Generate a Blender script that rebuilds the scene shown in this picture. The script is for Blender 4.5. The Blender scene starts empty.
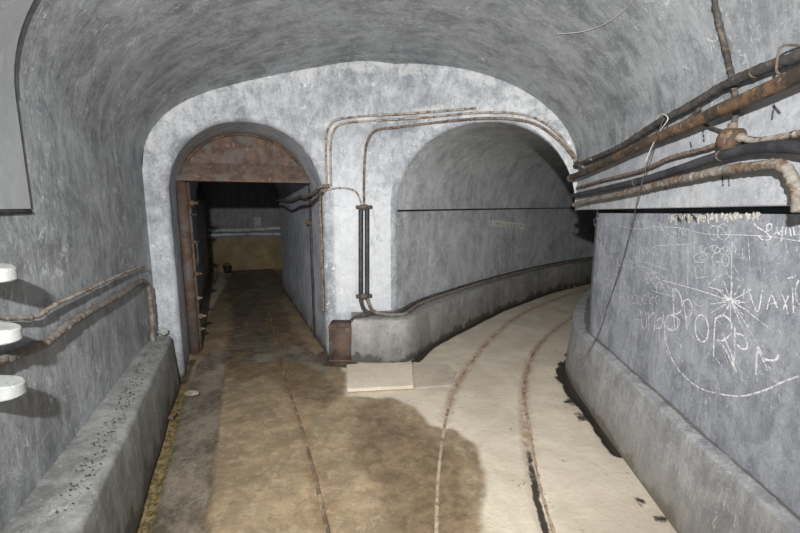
import bpy, bmesh, math, random
import numpy as np
from mathutils import Vector, Matrix, noise as mnoise
random.seed(7)
scn = bpy.context.scene
C = scn.collection
PI = math.pi

# ------------------------------------------------------------------ camera
F_PX, EYE = 400.0, 1.6
PITCH = math.atan(61.5/400)
cam_d = bpy.data.cameras.new('camera'); cam = bpy.data.objects.new('camera', cam_d); C.objects.link(cam)
cam.location = (0, 0, EYE); cam.rotation_euler = (PI/2-PITCH, 0, 0)
cam_d.sensor_width = 36; cam_d.lens = 18; cam_d.clip_start = 0.02
scn.camera = cam
def ray(px, py):
    u = (px-400)/F_PX; v = (266.5-py)/F_PX
    return np.array([u, math.cos(PITCH)+v*math.sin(PITCH), -math.sin(PITCH)+v*math.cos(PITCH)])
def on_floor(px, py, z=0.0):
    d = ray(px, py); t = (z-EYE)/d[2]
    return (d[0]*t, d[1]*t, z)
def on_wall(px, py, P, Q):
    """point of a vertical plane through the plan points P and Q"""
    d = ray(px, py); P = np.array(P, float); Q = np.array(Q, float)
    e = Q-P; n = np.array([-e[1], e[0]]); t = (P@n)/(d[:2]@n)
    X = d*t
    return (X[0], X[1], EYE+X[2])

# ------------------------------------------------------------------ tagging
def tag(o, label=None, cat=None, group=None, kind=None):
    if label: o['label'] = label
    if cat: o['category'] = cat
    if group: o['group'] = group
    if kind: o['kind'] = kind
    return o
def empty(name, loc=(0,0,0)):
    o = bpy.data.objects.new(name, None); C.objects.link(o); o.location = loc; o.empty_display_size = .1
    return o
def link(name, verts, faces, mat, parent=None, smooth=True, uvs=None):
    me = bpy.data.meshes.new(name); me.from_pydata([tuple(v) for v in verts], [], faces); me.update()
    if mat: me.materials.append(mat)
    if smooth: me.polygons.foreach_set('use_smooth', [True]*len(me.polygons))
    o = bpy.data.objects.new(name, me); C.objects.link(o)
    if parent is not None:
        o.parent = parent
        o.matrix_parent_inverse = Matrix.Translation(parent.location).inverted()
    return o

class MB:
    def __init__(s): s.v=[]; s.f=[]
    def add(s, v, f):
        n=len(s.v); s.v += [tuple(x) for x in v]; s.f += [tuple(i+n for i in q) for q in f]; return s
    def grid(s, rows, close=False):
        n=len(rows[0]); v=[p for r in rows for p in r]; f=[]
        for i in range(len(rows)-1):
            for j in range(n-(0 if close else 1)):
                k=(j+1)%n
                f.append((i*n+j, i*n+k, (i+1)*n+k, (i+1)*n+j))
        return s.add(v, f)
    def box(s, c, size, M=None, bev=0.0):
        bm = bmesh.new(); bmesh.ops.create_cube(bm, size=1)
        for v in bm.verts: v.co = Vector((v.co.x*size[0], v.co.y*size[1], v.co.z*size[2]))
        if bev: bmesh.ops.bevel(bm, geom=bm.edges[:], offset=bev, segments=2, affect='EDGES')
        for v in bm.verts:
            p = v.co
            if M is not None: p = M @ p
            v.co = p + Vector(c)
        bm.verts.ensure_lookup_table()
        s.add([v.co.copy() for v in bm.verts], [tuple(v.index for v in f.verts) for f in bm.faces]); bm.free(); return s
    def tube(s, pts, r, seg=10, ripple=None, cap=True):
        """sweep; r number or fn(dist)->radius; ripple fn(dist, angle)->factor"""
        P=[Vector(p) for p in pts]; rows=[]; d=0
        T=[]
        for i in range(len(P)):
            a=P[max(i-1,0)]; b=P[min(i+1,len(P)-1)]; t=(b-a)
            T.append(t.normalized() if t.length>1e-9 else Vector((0,0,1)))
        up=Vector((0,0,1)) if abs(T[0].z)<.9 else Vector((1,0,0))
        n=(up-T[0]*up.dot(T[0])).normalized()
        for i,p in enumerate(P):
            if i: d+=(P[i]-P[i-1]).length
            n=(n-T[i]*n.dot(T[i])).normalized(); b=T[i].cross(n)
            rr=r(d) if callable(r) else r
            rows.append([p+(n*math.cos(a)+b*math.sin(a))*rr*(ripple(d,a) if ripple else 1) for a in [2*PI*k/seg for k in range(seg)]])
        base=len(s.v); s.grid(rows, close=True)
        if cap:
            s.f.append(tuple(base+k for k in reversed(range(seg)))); m=base+(len(P)-1)*seg
            s.f.append(tuple(m+k for k in range(seg)))
        return s
    def build(s, name, mat, parent=None, smooth=True):
        return link(name, s.v, s.f, mat, parent, smooth)
def crisp(o, ang=35):
    me=o.data
    bm=bmesh.new(); bm.from_mesh(me)
    bmesh.ops.recalc_face_normals(bm, faces=bm.faces[:])
    for e in bm.edges:
        e.smooth = not (len(e.link_faces)==2 and e.calc_face_angle(0) > math.radians(ang))
    bm.to_mesh(me); bm.free(); return o

def spline(pts, step=.03):
    """Catmull-Rom through pts, resampled evenly"""
    P=[np.array(p,float) for p in pts]; P=[2*P[0]-P[1]]+P+[2*P[-1]-P[-2]]; out=[]
    for i in range(1,len(P)-2):
        a,b,c,d=P[i-1:i+3]; L=np.linalg.norm(c-b); n=max(2,int(L/step))
        for k in range(n):
            t=k/n; out.append(.5*((2*b)+(-a+c)*t+(2*a-5*b+4*c-d)*t*t+(-a+3*b-3*c+d)*t**3))
    out.append(P[-2]); return out
def poly_at(path, q):
    """point at arclength fraction q of a polyline"""
    P=[np.array(p,float) for p in path]; L=[np.linalg.norm(P[i+1]-P[i]) for i in range(len(P)-1)]; s=q*sum(L)
    for i,l in enumerate(L):
        if s<=l+1e-9 or i==len(L)-1: return P[i]+(P[i+1]-P[i])*(s/l)
        s-=l
def sm(a,b,x):
    t=np.clip((x-a)/(b-a),0,1); return t*t*(3-2*t)

def dist_poly(X,Y,path):
    D=np.full(X.shape,1e9)
    for (x0,y0),(x1,y1) in zip(path[:-1],path[1:]):
        dx,dy=x1-x0,y1-y0; t=np.clip(((X-x0)*dx+(Y-y0)*dy)/(dx*dx+dy*dy),0,1)
        D=np.minimum(D,np.hypot(X-x0-t*dx,Y-y0-t*dy))
    return D

# ------------------------------------------------------------------ materials
def mat_new(name):
    m=bpy.data.materials.new(name); m.use_nodes=True; nt=m.node_tree; nt.nodes.clear()
    out=nt.nodes.new('ShaderNodeOutputMaterial'); b=nt.nodes.new('ShaderNodeBsdfPrincipled')
    nt.links.new(b.outputs[0], out.inputs[0]); return m, nt, b
def N(nt, t, **kw):
    n=nt.nodes.new(t)
    for k,v in kw.items(): setattr(n,k,v)
    return n
def pos(nt, scale=(1,1,1)):
    g=N(nt,'ShaderNodeNewGeometry'); mp=N(nt,'ShaderNodeMapping'); mp.inputs['Scale'].default_value=scale
    nt.links.new(g.outputs['Position'], mp.inputs['Vector']); return mp.outputs[0]
def noise(nt, vec, scale, detail=6, rough=.6, dist=0, lo=None, hi=None):
    n=N(nt,'ShaderNodeTexNoise'); n.inputs['Scale'].default_value=scale; n.inputs['Detail'].default_value=detail
    n.inputs['Roughness'].default_value=rough; n.inputs['Distortion'].default_value=dist
    nt.links.new(vec, n.inputs['Vector']); o=n.outputs[0]
    if lo is not None: o=rng(nt,o,lo,hi)
    return o
def rng(nt, v, lo, hi, a=0, b=1):
    m=N(nt,'ShaderNodeMapRange'); m.interpolation_type='SMOOTHSTEP'
    for i,x in zip(('From Min','From Max','To Min','To Max'),(lo,hi,a,b)): m.inputs[i].default_value=x
    nt.links.new(v, m.inputs['Value']); return m.outputs[0]
def mth(nt, op, a, b=None):
    m=N(nt,'ShaderNodeMath'); m.operation=op
    for i,x in enumerate((a,b)):
        if x is None: continue
        if isinstance(x,(int,float)): m.inputs[i].default_value=x
        else: nt.links.new(x,m.inputs[i])
    return m.outputs[0]
def mix(nt, fac, a, b, mode='MIX'):
    m=N(nt,'ShaderNodeMix'); m.data_type='RGBA'; m.blend_type=mode
    for i,x in ((0,fac),(6,a),(7,b)):
        if isinstance(x,(int,float)): m.inputs[i].default_value=x
        elif isinstance(x,tuple): m.inputs[i].default_value=(*x,1) if len(x)==3 else x
        else: nt.links.new(x,m.inputs[i])
    return m.outputs[2]
def bump(nt, b, h, strength, dist=.01):
    n=N(nt,'ShaderNodeBump'); n.inputs['Strength'].default_value=strength; n.inputs['Distance'].default_value=dist
    nt.links.new(h,n.inputs['Height']); nt.links.new(n.outputs[0], b.inputs['Normal'])
def attr(nt, name):
    a=N(nt,'ShaderNodeAttribute'); a.attribute_name=name; return a.outputs['Fac']
def sepz(nt):
    g=N(nt,'ShaderNodeNewGeometry'); s=N(nt,'ShaderNodeSeparateXYZ'); nt.links.new(g.outputs['Position'],s.inputs[0]); return s.outputs

def painted(name, base, dark, light, streak=(5,5,.7), peel=.62, foot=None, peelamt=.8, rough=.62, drip=.35, footh=.16, extra=None, bmp=.5):
    m,nt,b=mat_new(name)
    p=pos(nt); ps=pos(nt,streak)
    big=noise(nt,p,1.3,7,.7,.5,.36,.64)
    c=mix(nt,big,dark,base)
    st=noise(nt,ps,2.2,9,.75,.3,.42,.62)
    c=mix(nt,mth(nt,'MULTIPLY',st,drip*1.25),c,light)
    st2=noise(nt,ps,5.0,8,.75,.6,.50,.66)
    c=mix(nt,mth(nt,'MULTIPLY',st2,.45),c,dark)
    cl=noise(nt,p,5.5,10,.78,.6,.42,.62)
    c=mix(nt,mth(nt,'MULTIPLY',cl,.42),c,light)
    gd=noise(nt,pos(nt,(1.3,1,1)),9,10,.8,.3,.50,.60)
    c=mix(nt,mth(nt,'MULTIPLY',gd,.42),c,dark)
    hi=tuple(min(1,x*1.3) for x in light)
    pk=noise(nt,p,2.0,5,.6,0,.42,.62)
    sp=noise(nt,p,11,10,.8,.5,peel-.045,peel-.005)
    c=mix(nt,mth(nt,'MULTIPLY',mth(nt,'MULTIPLY',sp,pk),peelamt),c,hi)
    fs=noise(nt,p,70,4,.75,0,.60,.66)
    c=mix(nt,mth(nt,'MULTIPLY',fs,.5),c,hi)
    sc=noise(nt,pos(nt,(streak[0]*9,streak[1]*9,streak[2]*9)),1.6,3,.6,1.2,.635,.67)
    c=mix(nt,mth(nt,'MULTIPLY',mth(nt,'MULTIPLY',sc,pk),.7),c,hi)
    fd=noise(nt,p,42,5,.75,0,.60,.67)
    c=mix(nt,mth(nt,'MULTIPLY',fd,.5),c,tuple(x*.5 for x in dark))
    if foot:
        z=sepz(nt)[2]; nn=noise(nt,pos(nt,(1,1,.6)),5,7,.7,.3)
        h=mth(nt,'SUBTRACT',z,mth(nt,'MULTIPLY',mth(nt,'SUBTRACT',nn,.42),footh*3.2))
        k=rng(nt,h,0.0,.05,1,0)
        c=mix(nt,mth(nt,'MULTIPLY',k,.85),c,foot)
        k2=rng(nt,h,0.0,.35,.45,0); c=mix(nt,k2,c,tuple(x*1.9 for x in foot))
    if extra: c=extra(nt,c)
    if foot:
        ck=rng(nt,mth(nt,'ADD',attr(nt,'crack'),mth(nt,'MULTIPLY',mth(nt,'SUBTRACT',noise(nt,p,8,7,.75),.5),1.6)),.55,.75)
        c=mix(nt,mth(nt,'MULTIPLY',ck,.75),c,(.075,.068,.055))
    nt.links.new(c,b.inputs['Base Color']); b.inputs['Roughness'].default_value=rough
    hh=mth(nt,'ADD',mth(nt,'MULTIPLY',noise(nt,p,14,8,.7),.8),mth(nt,'MULTIPLY',noise(nt,ps,6,5,.6),.6))
    hh=mth(nt,'ADD',hh,mth(nt,'MULTIPLY',sp,.25))
    bump(nt,b,hh,bmp,.012)
    return m
def peeling(nt,c):
    a=attr(nt,'bare'); n=noise(nt,pos(nt),7,9,.78,.6)
    k=rng(nt,mth(nt,'ADD',mth(nt,'MULTIPLY',a,.17),n),.60,.74)
    c=mix(nt,mth(nt,'MULTIPLY',k,.6),c,(.62,.63,.62))
    w=attr(nt,'pale_pier'); c=mix(nt,mth(nt,'MULTIPLY',w,.5),c,(.78,.80,.83))
    n2=noise(nt,pos(nt),3,7,.7,.8,.56,.66)
    return mix(nt,mth(nt,'MULTIPLY',n2,.4),c,(.17,.175,.18))
BASE=(.235,.25,.275); DK=(.125,.135,.15); LT=(.42,.44,.47)
M_left = painted('painted_concrete_left',(.295,.312,.333),(.15,.158,.168),(.50,.52,.545),streak=(1.1,3.4,.9),peel=.61)
M_bulk = painted('painted_concrete_bulkhead',(.315,.335,.365),(.17,.185,.21),(.60,.62,.645),streak=(4,4,1.6),peel=.61,peelamt=.9,extra=peeling,foot=(.06,.055,.045),footh=.06)
M_vault = M_left
M_right = painted('painted_concrete_right',(.26,.275,.31),(.155,.165,.195),(.46,.48,.515),streak=(3.5,3.5,.9),peel=.66,drip=.3)
M_beam = painted('painted_concrete_beam',(.42,.44,.47),(.29,.30,.33),(.58,.60,.62),streak=(2,2,2.5),peel=.62)
M_tun = painted('painted_concrete_tunnel',(.39,.405,.425),(.23,.24,.25),(.58,.595,.61),streak=(3,3,1.0),peel=.69,peelamt=.55)
M_curbL = painted('kerb_concrete_left',(.235,.24,.235),(.135,.14,.135),(.38,.385,.37),streak=(4,4,1),foot=(.045,.042,.032),footh=.2)
M_curbR = painted('kerb_concrete_right',(.275,.28,.295),(.18,.185,.20),(.46,.46,.45),streak=(4,4,1),foot=(.10,.088,.068),footh=.10,peel=.7)
M_curbO = painted('kerb_concrete_outer',(.24,.24,.235),(.14,.14,.135),(.38,.38,.36),streak=(5,5,1),foot=(.035,.032,.025),footh=.14,peel=.69)
M_pas = painted('painted_concrete_passage',(.47,.50,.57),(.22,.24,.29),(.66,.69,.74),streak=(5,5,.6),peel=.69,foot=(.05,.045,.035),drip=.4)
M_dark = painted('dark_concrete',(.11,.115,.12),(.06,.063,.065),(.19,.2,.2),peel=.72)  # darker concrete tone for corridor ceiling and end walls
def ochre(nt,c):
    z=sepz(nt)[2]; n=noise(nt,pos(nt),3,3,.5)
    h=mth(nt,'ADD',z,mth(nt,'MULTIPLY',n,.03))
    k=rng(nt,h,.80,.83,1,0)
    oc=mix(nt,noise(nt,pos(nt),2.5,6,.65,.3,.35,.7),(.14,.105,.045),(.27,.20,.085))
    return mix(nt,k,c,oc)
M_ochre = painted('ochre_dado_concrete',(.15,.158,.165),(.085,.088,.09),(.26,.27,.28),peel=.70,extra=ochre)

def metal(name, cols, sc=18, rough=.8, bmp=.6, metalness=0.0, stretch=(1,1,1)):
    m,nt,b=mat_new(name); p=pos(nt,stretch)
    c=mix(nt,noise(nt,p,sc,7,.7,.4,.38,.62),cols[0],cols[1])
    if len(cols)>2: c=mix(nt,noise(nt,p,sc*.6,6,.7,1,.5,.6),c,cols[2])
    if len(cols)>3: c=mix(nt,noise(nt,p,sc*2.2,5,.7,0,.58,.66),c,cols[3])
    nt.links.new(c,b.inputs['Base Color']); b.inputs['Roughness'].default_value=rough; b.inputs['Metallic'].default_value=metalness
    bump(nt,b,noise(nt,p,sc*3,6,.7),bmp,.006); return m
M_rust = metal('rusted_steel',[(.07,.042,.032),(.13,.085,.06),(.11,.098,.09),(.18,.14,.115)],8)
M_rustpipe = metal('rusted_pipe',[(.04,.031,.024),(.15,.083,.042),(.032,.027,.023),(.22,.15,.095)],11)
M_cabledk = metal('dark_cable_sheath',[(.045,.042,.042),(.085,.075,.068),(.03,.027,.026),(.15,.12,.09)],14)
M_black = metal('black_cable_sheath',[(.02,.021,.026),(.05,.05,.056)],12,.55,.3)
M_wrap = metal('weathered_cable_wrapping',[(.15,.132,.11),(.25,.23,.20),(.13,.078,.045),(.32,.30,.27)],24)
M_wrapL = metal('rusty_grey_cable_wrapping',[(.13,.12,.11),(.21,.20,.185),(.14,.075,.045),(.26,.25,.235)],22)
M_conduit = metal('painted_conduit',[(.27,.24,.205),(.38,.35,.31),(.17,.11,.075),(.46,.44,.41)],16)
M_conduitR = metal('rusty_conduit',[(.14,.10,.075),(.23,.18,.145),(.09,.055,.038),(.34,.31,.28)],18)
M_clip = metal('corroded_clip',[(.08,.06,.045),(.15,.125,.10)],30)
M_bracket = painted('pale_bracket_paint',(.34,.355,.35),(.25,.26,.25),(.46,.475,.47),peel=.7,peelamt=.4,bmp=.2)
M_panel = painted('grey_panel_paint',(.38,.40,.415),(.33,.345,.36),(.46,.48,.49),streak=(1,1,.3),peel=.75,peelamt=.3,bmp=.12)
M_slab = painted('pale_slab_concrete',(.66,.585,.48),(.56,.49,.39),(.76,.69,.58),streak=(1,1,1),peel=.7,bmp=.35)
M_slabworn = painted('worn_slab_concrete',(.46,.405,.325),(.36,.31,.24),(.55,.49,.41),streak=(1,1,1),peel=.66,bmp=.4)
M_rail = metal('buried_rail_rust',[(.27,.20,.14),(.42,.34,.26),(.20,.13,.085)],12,.9)
M_raildk = metal('wet_rail_rust',[(.09,.065,.042),(.19,.14,.09),(.26,.20,.13),(.3,.25,.18)],7,.8)
M_bucket = metal('dark_green_tin',[(.012,.016,.014),(.02,.026,.022)],8,.5)
M_stone = metal('rubble_stone',[(.20,.17,.13),(.34,.30,.24)],20)
M_debris = metal('dark_debris',[(.04,.03,.022),(.09,.07,.05)],20)
M_wire = metal('thin_dark_wire',[(.05,.048,.05),(.09,.085,.085)],20)
M_wireL = metal('thin_pale_wire',[(.42,.41,.38),(.5,.49,.46)],20)

def chalk_mat(name, alpha, col=(.62,.63,.64)):
    m,nt,b=mat_new(name); b.inputs['Base Color'].default_value=(*col,1); b.inputs['Roughness'].default_value=.95
    a=noise(nt,pos(nt),60,6,.75,0,.36,.56); nt.links.new(mth(nt,'MULTIPLY',a,alpha),b.inputs['Alpha']); return m
M_chalk = chalk_mat('chalk',1.0,(.70,.71,.72)); M_chalkfaint = chalk_mat('faint_chalk',.95,(.62,.63,.65))
M_word = chalk_mat('pale_paint_word',1.3,(.72,.70,.62)); M_tar = chalk_mat('black_paint_mark',.9,(.02,.02,.022))
M_smear = chalk_mat('smeared_paint',.9,(.68,.65,.58))

# floor material, driven by baked masks (wet, grime, rust, mud)
def floor_mat():
    m,nt,b=mat_new('concrete_floor'); p=pos(nt)
    wet=attr(nt,'wet'); gr=attr(nt,'grime'); ru=attr(nt,'rust'); mu=attr(nt,'mud'); gy=attr(nt,'grey')
    dry=mix(nt,noise(nt,p,2.2,8,.66,.5,.3,.7),(.47,.41,.32),(.61,.545,.44))
    dry=mix(nt,mth(nt,'MULTIPLY',noise(nt,p,30,8,.8,0,.54,.62),.35),dry,(.36,.31,.24))
    dry=mix(nt,noise(nt,p,7,9,.8,.3,.60,.655),dry,(.20,.165,.12))
    w=mix(nt,noise(nt,p,3.2,10,.76,.25,.36,.64),(.18,.125,.068),(.36,.265,.155))
    w=mix(nt,noise(nt,p,1.1,8,.7,.2,.46,.62),w,(.20,.15,.085))
    w=mix(nt,mth(nt,'MULTIPLY',noise(nt,p,11,10,.8,.2,.5,.6),.5),w,(.42,.34,.23))
    w=mix(nt,mth(nt,'MULTIPLY',noise(nt,p,28,8,.8,.2,.54,.62),.5),w,(.12,.082,.045))
    w=mix(nt,.12,w,(.25,.24,.22))
    dm=rng(nt,mth(nt,'ADD',attr(nt,'damp'),mth(nt,'MULTIPLY',mth(nt,'SUBTRACT',noise(nt,p,3,9,.75),.5),1.1)),.3,.8); w=mix(nt,mth(nt,'MULTIPLY',dm,.75),w,mix(nt,noise(nt,p,9,9,.78,.2,.4,.62),(.085,.058,.032),(.20,.14,.082)))
    edge=mth(nt,'ADD',wet,mth(nt,'MULTIPLY',mth(nt,'SUBTRACT',noise(nt,p,5,7,.65,.4),.5),.45))
    wf=rng(nt,edge,.36,.64)
    c=mix(nt,wf,dry,w)
    gcol=mix(nt,noise(nt,p,3,10,.76,.2,.38,.62),(.095,.078,.055),(.23,.195,.15)); gcol=mix(nt,mth(nt,'MULTIPLY',noise(nt,p,13,9,.8,.2,.5,.62),.6),gcol,(.30,.27,.22)); gcol=mix(nt,mth(nt,'MULTIPLY',noise(nt,p,26,8,.8,.2,.52,.62),.6),gcol,(.06,.05,.035))
    c=mix(nt,rng(nt,mth(nt,'ADD',gy,mth(nt,'MULTIPLY',mth(nt,'SUBTRACT',noise(nt,p,4,6,.7),.5),.5)),.4,.6),c,gcol)
    c=mix(nt,rng(nt,mth(nt,'ADD',mu,mth(nt,'MULTIPLY',mth(nt,'SUBTRACT',noise(nt,p,6,7,.7,.6),.5),.9)),.35,.75),c,
          mix(nt,noise(nt,p,9,6,.7,0,.4,.6),(.06,.048,.032),(.13,.10,.065)))
    si=attr(nt,'silt'); c=mix(nt,rng(nt,mth(nt,'ADD',si,mth(nt,'MULTIPLY',mth(nt,'SUBTRACT',noise(nt,p,12,8,.75),.5),.8)),.4,.6),c,mix(nt,noise(nt,p,30,6,.75,0,.42,.58),(.10,.075,.035),(.27,.21,.10)))
    c=mix(nt,mth(nt,'MULTIPLY',ru,noise(nt,p,8,7,.75,.3,.35,.6)),c,(.24,.125,.06))
    c=mix(nt,rng(nt,mth(nt,'ADD',gr,mth(nt,'MULTIPLY',mth(nt,'SUBTRACT',noise(nt,p,9,7,.7,.4),.5),.9)),.45,.65),c,(.04,.034,.026))
    nt.links.new(c,b.inputs['Base Color'])
    nt.links.new(mth(nt,'SUBTRACT',.85,mth(nt,'MULTIPLY',mth(nt,'MAXIMUM',wf,gr),.34)),b.inputs['Roughness'])
    h=mth(nt,'ADD',noise(nt,p,10,9,.72),mth(nt,'MULTIPLY',noise(nt,p,45,5,.7),.25))
    bump(nt,b,h,.55,.015); return m
M_floor=floor_mat()

# ------------------------------------------------------------------ plan of the place
P0,P1,P2,P3=(-2.2,3.5),(-.78,4.1),(-.05,4.25),(1.6,3.69)
BULK=[P0,P1,P2,P3]
ZS,ZA=1.9,3.0
def zsp(t): return ZS+.24*(1-min(1,max(0,t)))
def zch(q,t=1.0):
    zs=zsp(t); za=ZA+.06*(1-t)
    u=abs(2*q-1); k=1-.115*max(0,t)**3*math.sin(PI*min(1,u)**1.3) if q<.5 else 1
    return zs+(za-zs)*math.sqrt(max(0,1-u**2.05))*k
LWALL=[(-.95,-4.5),(-.95,.05),P0]
RWALL_UP=[(1.17,-4.5),(1.19,0),P3]
RWALL_LO=[(1.27,-4.5),(1.271,0),(1.637,3.33)]
DL=Vector((-.396,.918,0)).normalized()      # heading of the left passage
J0=(-2.03,3.572); J1=P1

def sub(path,n):
    return [poly_at(path,i/n) for i in range(n+1)]
# chamber sections: behind the camera a plain tunnel, widening to the bulkhead
def sections():
    secs=[]
    for i in range(0,12):
        y=-4.5+4.5*i/12; secs.append([(-.95,y),(1.18,y)])
    for i in range(0,41):
        t=i/40; secs.append(('l',t))
    return secs
NA=72
def vault_rows():
    rows=[]
    qs=[.5-.5*math.cos(PI*k/NA) for k in range(NA+1)]
    for i in range(12):
        y=-4.5+4.5*i/12; rows.append([(-.95+2.14*q,y,zch(q,0)) for q in qs])
    a=np.array((-.95,0.)); c=np.array((1.19,0.))
    for i in range(61):
        t=i/60; row=[]
        for q in qs:
            s=a+(c-a)*q; e=poly_at(BULK,q); p=s+(e-s)*t
            row.append((p[0],p[1],zch(q,t)))
        rows.append(row)
    return rows
# wobble so that hand-cast concrete is not perfectly true
def wob(p,a=.012,s=1.1):
    return a*mnoise.noise(Vector(p)*s)
o=MB().grid(vault_rows()).build('ceiling',M_vault); tag(o,kind='structure')

def wall_rows(path,z0,z1,n=60,nz=14):
    P=sub(path,n)
    return [[(p[0],p[1],z0+(z1-z0)*k/nz) for k in range(nz+1)] for p in P]
def tt(p): return max(0,min(1,p[1]/3.5))
o=MB().grid([[(p[0],p[1],zsp(tt(p))*k/14) for k in range(15)] for p in [poly_at(LWALL,i/90) for i in range(91)]]).build('wall_left',M_left); tag(o,kind='structure')

# bulkhead: columns between the openings and the vault line
def arch_l(s,w):  # left opening
    return 1.70+.66*math.sqrt(max(0,1-abs(2*s/w-1)**2.1))
def arch_r(q): return 1.55+.83*math.sqrt(max(0,1-abs(2*q-1)**2.15))
LEN=[np.linalg.norm(np.array(BULK[i+1])-np.array(BULK[i])) for i in range(3)]; TOT=sum(LEN)
sJ0=np.linalg.norm(np.array(J0)-np.array(P0)); sJ1=LEN[0]; sR0=LEN[0]+LEN[1]
cols=[]
def col(s,z0): 
    p=poly_at(BULK,min(1,s/TOT)); zt=zch(min(1,s/TOT)); cols.append([(p[0],p[1],z0+(zt-z0)*k/48) for k in range(49)])
mb=MB()
ER=.05
WL=sJ1-sJ0
def outL(f,e):   # point of the left opening's outline on the bulkhead, e wider
    s_=sJ0-e+(WL+2*e)*f; return poly_at(BULK,s_/TOT), arch_l(f*WL,WL)+e*(1 if 0<f<1 else 1), s_
def outR(f,e):
    s_=sR0-e+(TOT-sR0+e)*f; return poly_at(BULK,min(1,s_/TOT)), arch_r(f)+e*(1-f**6), s_
for s in np.linspace(0,sJ0-ER,6): col(s,0)
mb.grid(cols); cols=[]
for k in range(41):
    f=.5-.5*math.cos(PI*k/40); p,z,s_=outL(f,ER); col(s_,z)
mb.grid(cols); cols=[]
for s in np.linspace(sJ1+ER,sR0-ER,30): col(s,0)
mb.grid(cols); cols=[]
for k in range(61):
    f=.5-.5*math.cos(PI*k/60); p,z,s_=outR(f,ER); col(s_,z)
mb.grid(cols); cols=[]
DR=np.array((.46,.89)); DLn=np.array((DL.x,DL.y))
def arris(fn,D,foot,leftonly=False):
    rows=[]
    for m in range(7):
        t=PI/2*m/6; e=ER*(1-math.sin(t)); dep=ER*(1-math.cos(t)); row=[]
        p,z,_=fn(0,e); 
        for zz in np.linspace(0,z,10)[:-1]: row.append((p[0]+D[0]*dep,p[1]+D[1]*dep,zz))
        for k in range(61):
            f=.5-.5*math.cos(PI*k/60); p,z,_=fn(f,e); row.append((p[0]+D[0]*dep,p[1]+D[1]*dep,z))
        if not leftonly:
            for zz in np.linspace(z,0,10)[1:]: row.append((p[0]+D[0]*dep,p[1]+D[1]*dep,zz))
        rows.append(row)
    return rows
arr=MB().grid(arris(outL,DLn,0)).grid(arris(outR,DR,0,True)).build('trim_6',M_bulk); tag(arr,kind='structure')
o=mb.build('wall_bulkhead',M_bulk,smooth=False); tag(o,kind='structure')
vv=np.array([v.co[:] for v in o.data.vertices])
top=[(lambda p,q:(p[0],zch(q)))(poly_at(BULK,q),q) for q in np.linspace(.02,1,60)]
rim=[(lambda p,f:(p[0],arch_r(f)))(poly_at([P2,P3],f),f) for f in np.linspace(.12,1,40)]
riml=[(J0[0]+(J1[0]-J0[0])*f,arch_l(f*(sJ1-sJ0),sJ1-sJ0)) for f in np.linspace(0,1,30)]
dd=np.minimum(dist_poly(vv[:,0],vv[:,2],top),dist_poly(vv[:,0],vv[:,2],[(x,z+.07) for x,z in rim]))
cnd=dist_poly(vv[:,0],vv[:,2],[(-.72,1.8),(-.70,2.35),(-.55,2.45),(.1,2.5),(.76,2.5)])
bare=np.maximum(1-sm(.02,.22,dd),.8*(1-sm(.02,.12,cnd)))
ww=sm(-.70,-.66,vv[:,0])*(1-sm(-.10,-.04,vv[:,0]))*(1-sm(1.5,2.3,vv[:,2]))*sm(.42,.46,vv[:,2])  # paler area on the middle pier, fading out upwards
for nm,A in (('bare',bare),('pale_pier',ww)):
    at=o.data.attributes.new(nm,'FLOAT','POINT'); at.data.foreach_set('value',A.astype(np.float32))

# left passage
def passage(k0,k1,n,side):
    """rows along the passage; side 'l','r','v'"""
    rows=[]; w=np.linalg.norm(np.array(J1)-np.array(J0))
    for i in range(n+1):
        k=k0+(k1-k0)*i/n; off=np.array((DL.x,DL.y))*k
        a=np.array(J0)+off; c=np.array(J1)+off
        if side=='l': rows.append([(a[0],a[1],1.70*j/10) for j in range(11)])
        elif side=='r': rows.append([(c[0],c[1],1.70*j/10) for j in range(11)])
        else:
            r=[]
            for j in range(41):
                f=.5-.5*math.cos(PI*j/40); p=a+(c-a)*f; r.append((p[0],p[1],arch_l(f*w,w)))
            rows.append(r)
    return rows
KR,KB=3.62,6.45
o=MB().grid(passage(.045,KB,50,'l')).build('wall_passage_left',M_pas); tag(o,kind='structure')
# right wall of the passage is a pier with an end face and a return into the cross corridor
EN=Vector((J1[0]-J0[0],J1[1]-J0[1],0)).normalized()   # across, towards the right
mb=MB().grid(passage(.045,KR,36,'r'))
c=Vector((J1[0],J1[1],0))+DL*KR
mb.grid([[c+EN*x+Vector((0,0,2.36*j/6)) for j in range(7)] for x in (0,.8,1.6,2.4,3.0)])
o=crisp(mb.build('wall_passage_right',M_pas)); tag(o,kind='structure')
o=MB().grid(passage(.045,KR,30,'v')).build('ceiling_passage',M_pas); tag(o,kind='structure')
a=Vector((J0[0],J0[1],0))+DL*KR
mb=MB()
mb.grid([[a+DL*y+EN*x+Vector((0,0,2.36)) for x in (0,1.5,3,4.5)] for y in (0,1.4,KB-KR)])
b0=Vector((J0[0],J0[1],0))+DL*KR
mb.grid([[b0+DL*y+Vector((0,0,z)) for z in (1.70,2.36)] for y in (0,KB-KR)])
# arched infill above the passage vault, facing the corridor
rr=passage(KR,KR,1,'v')[0]; mb.grid([rr,[(p[0],p[1],2.37) for p in rr]])
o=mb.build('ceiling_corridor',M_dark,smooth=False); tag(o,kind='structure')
b1=Vector((J0[0],J0[1],0))+DL*KB
o=MB().grid([[b1+EN*(x*4.5/20)+Vector((0,0,2.36*j/16)) for j in range(17)] for x in range(21)]).build('wall_corridor_back',M_ochre); tag(o,kind='structure')
e1=b1+EN*4.5
o=MB().grid([[e1-DL*y+Vector((0,0,z)) for z in (0,1.2,2.36)] for y in (0,1.5,KB-KR)]).build('wall_corridor_end',M_dark); tag(o,kind='structure')

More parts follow.
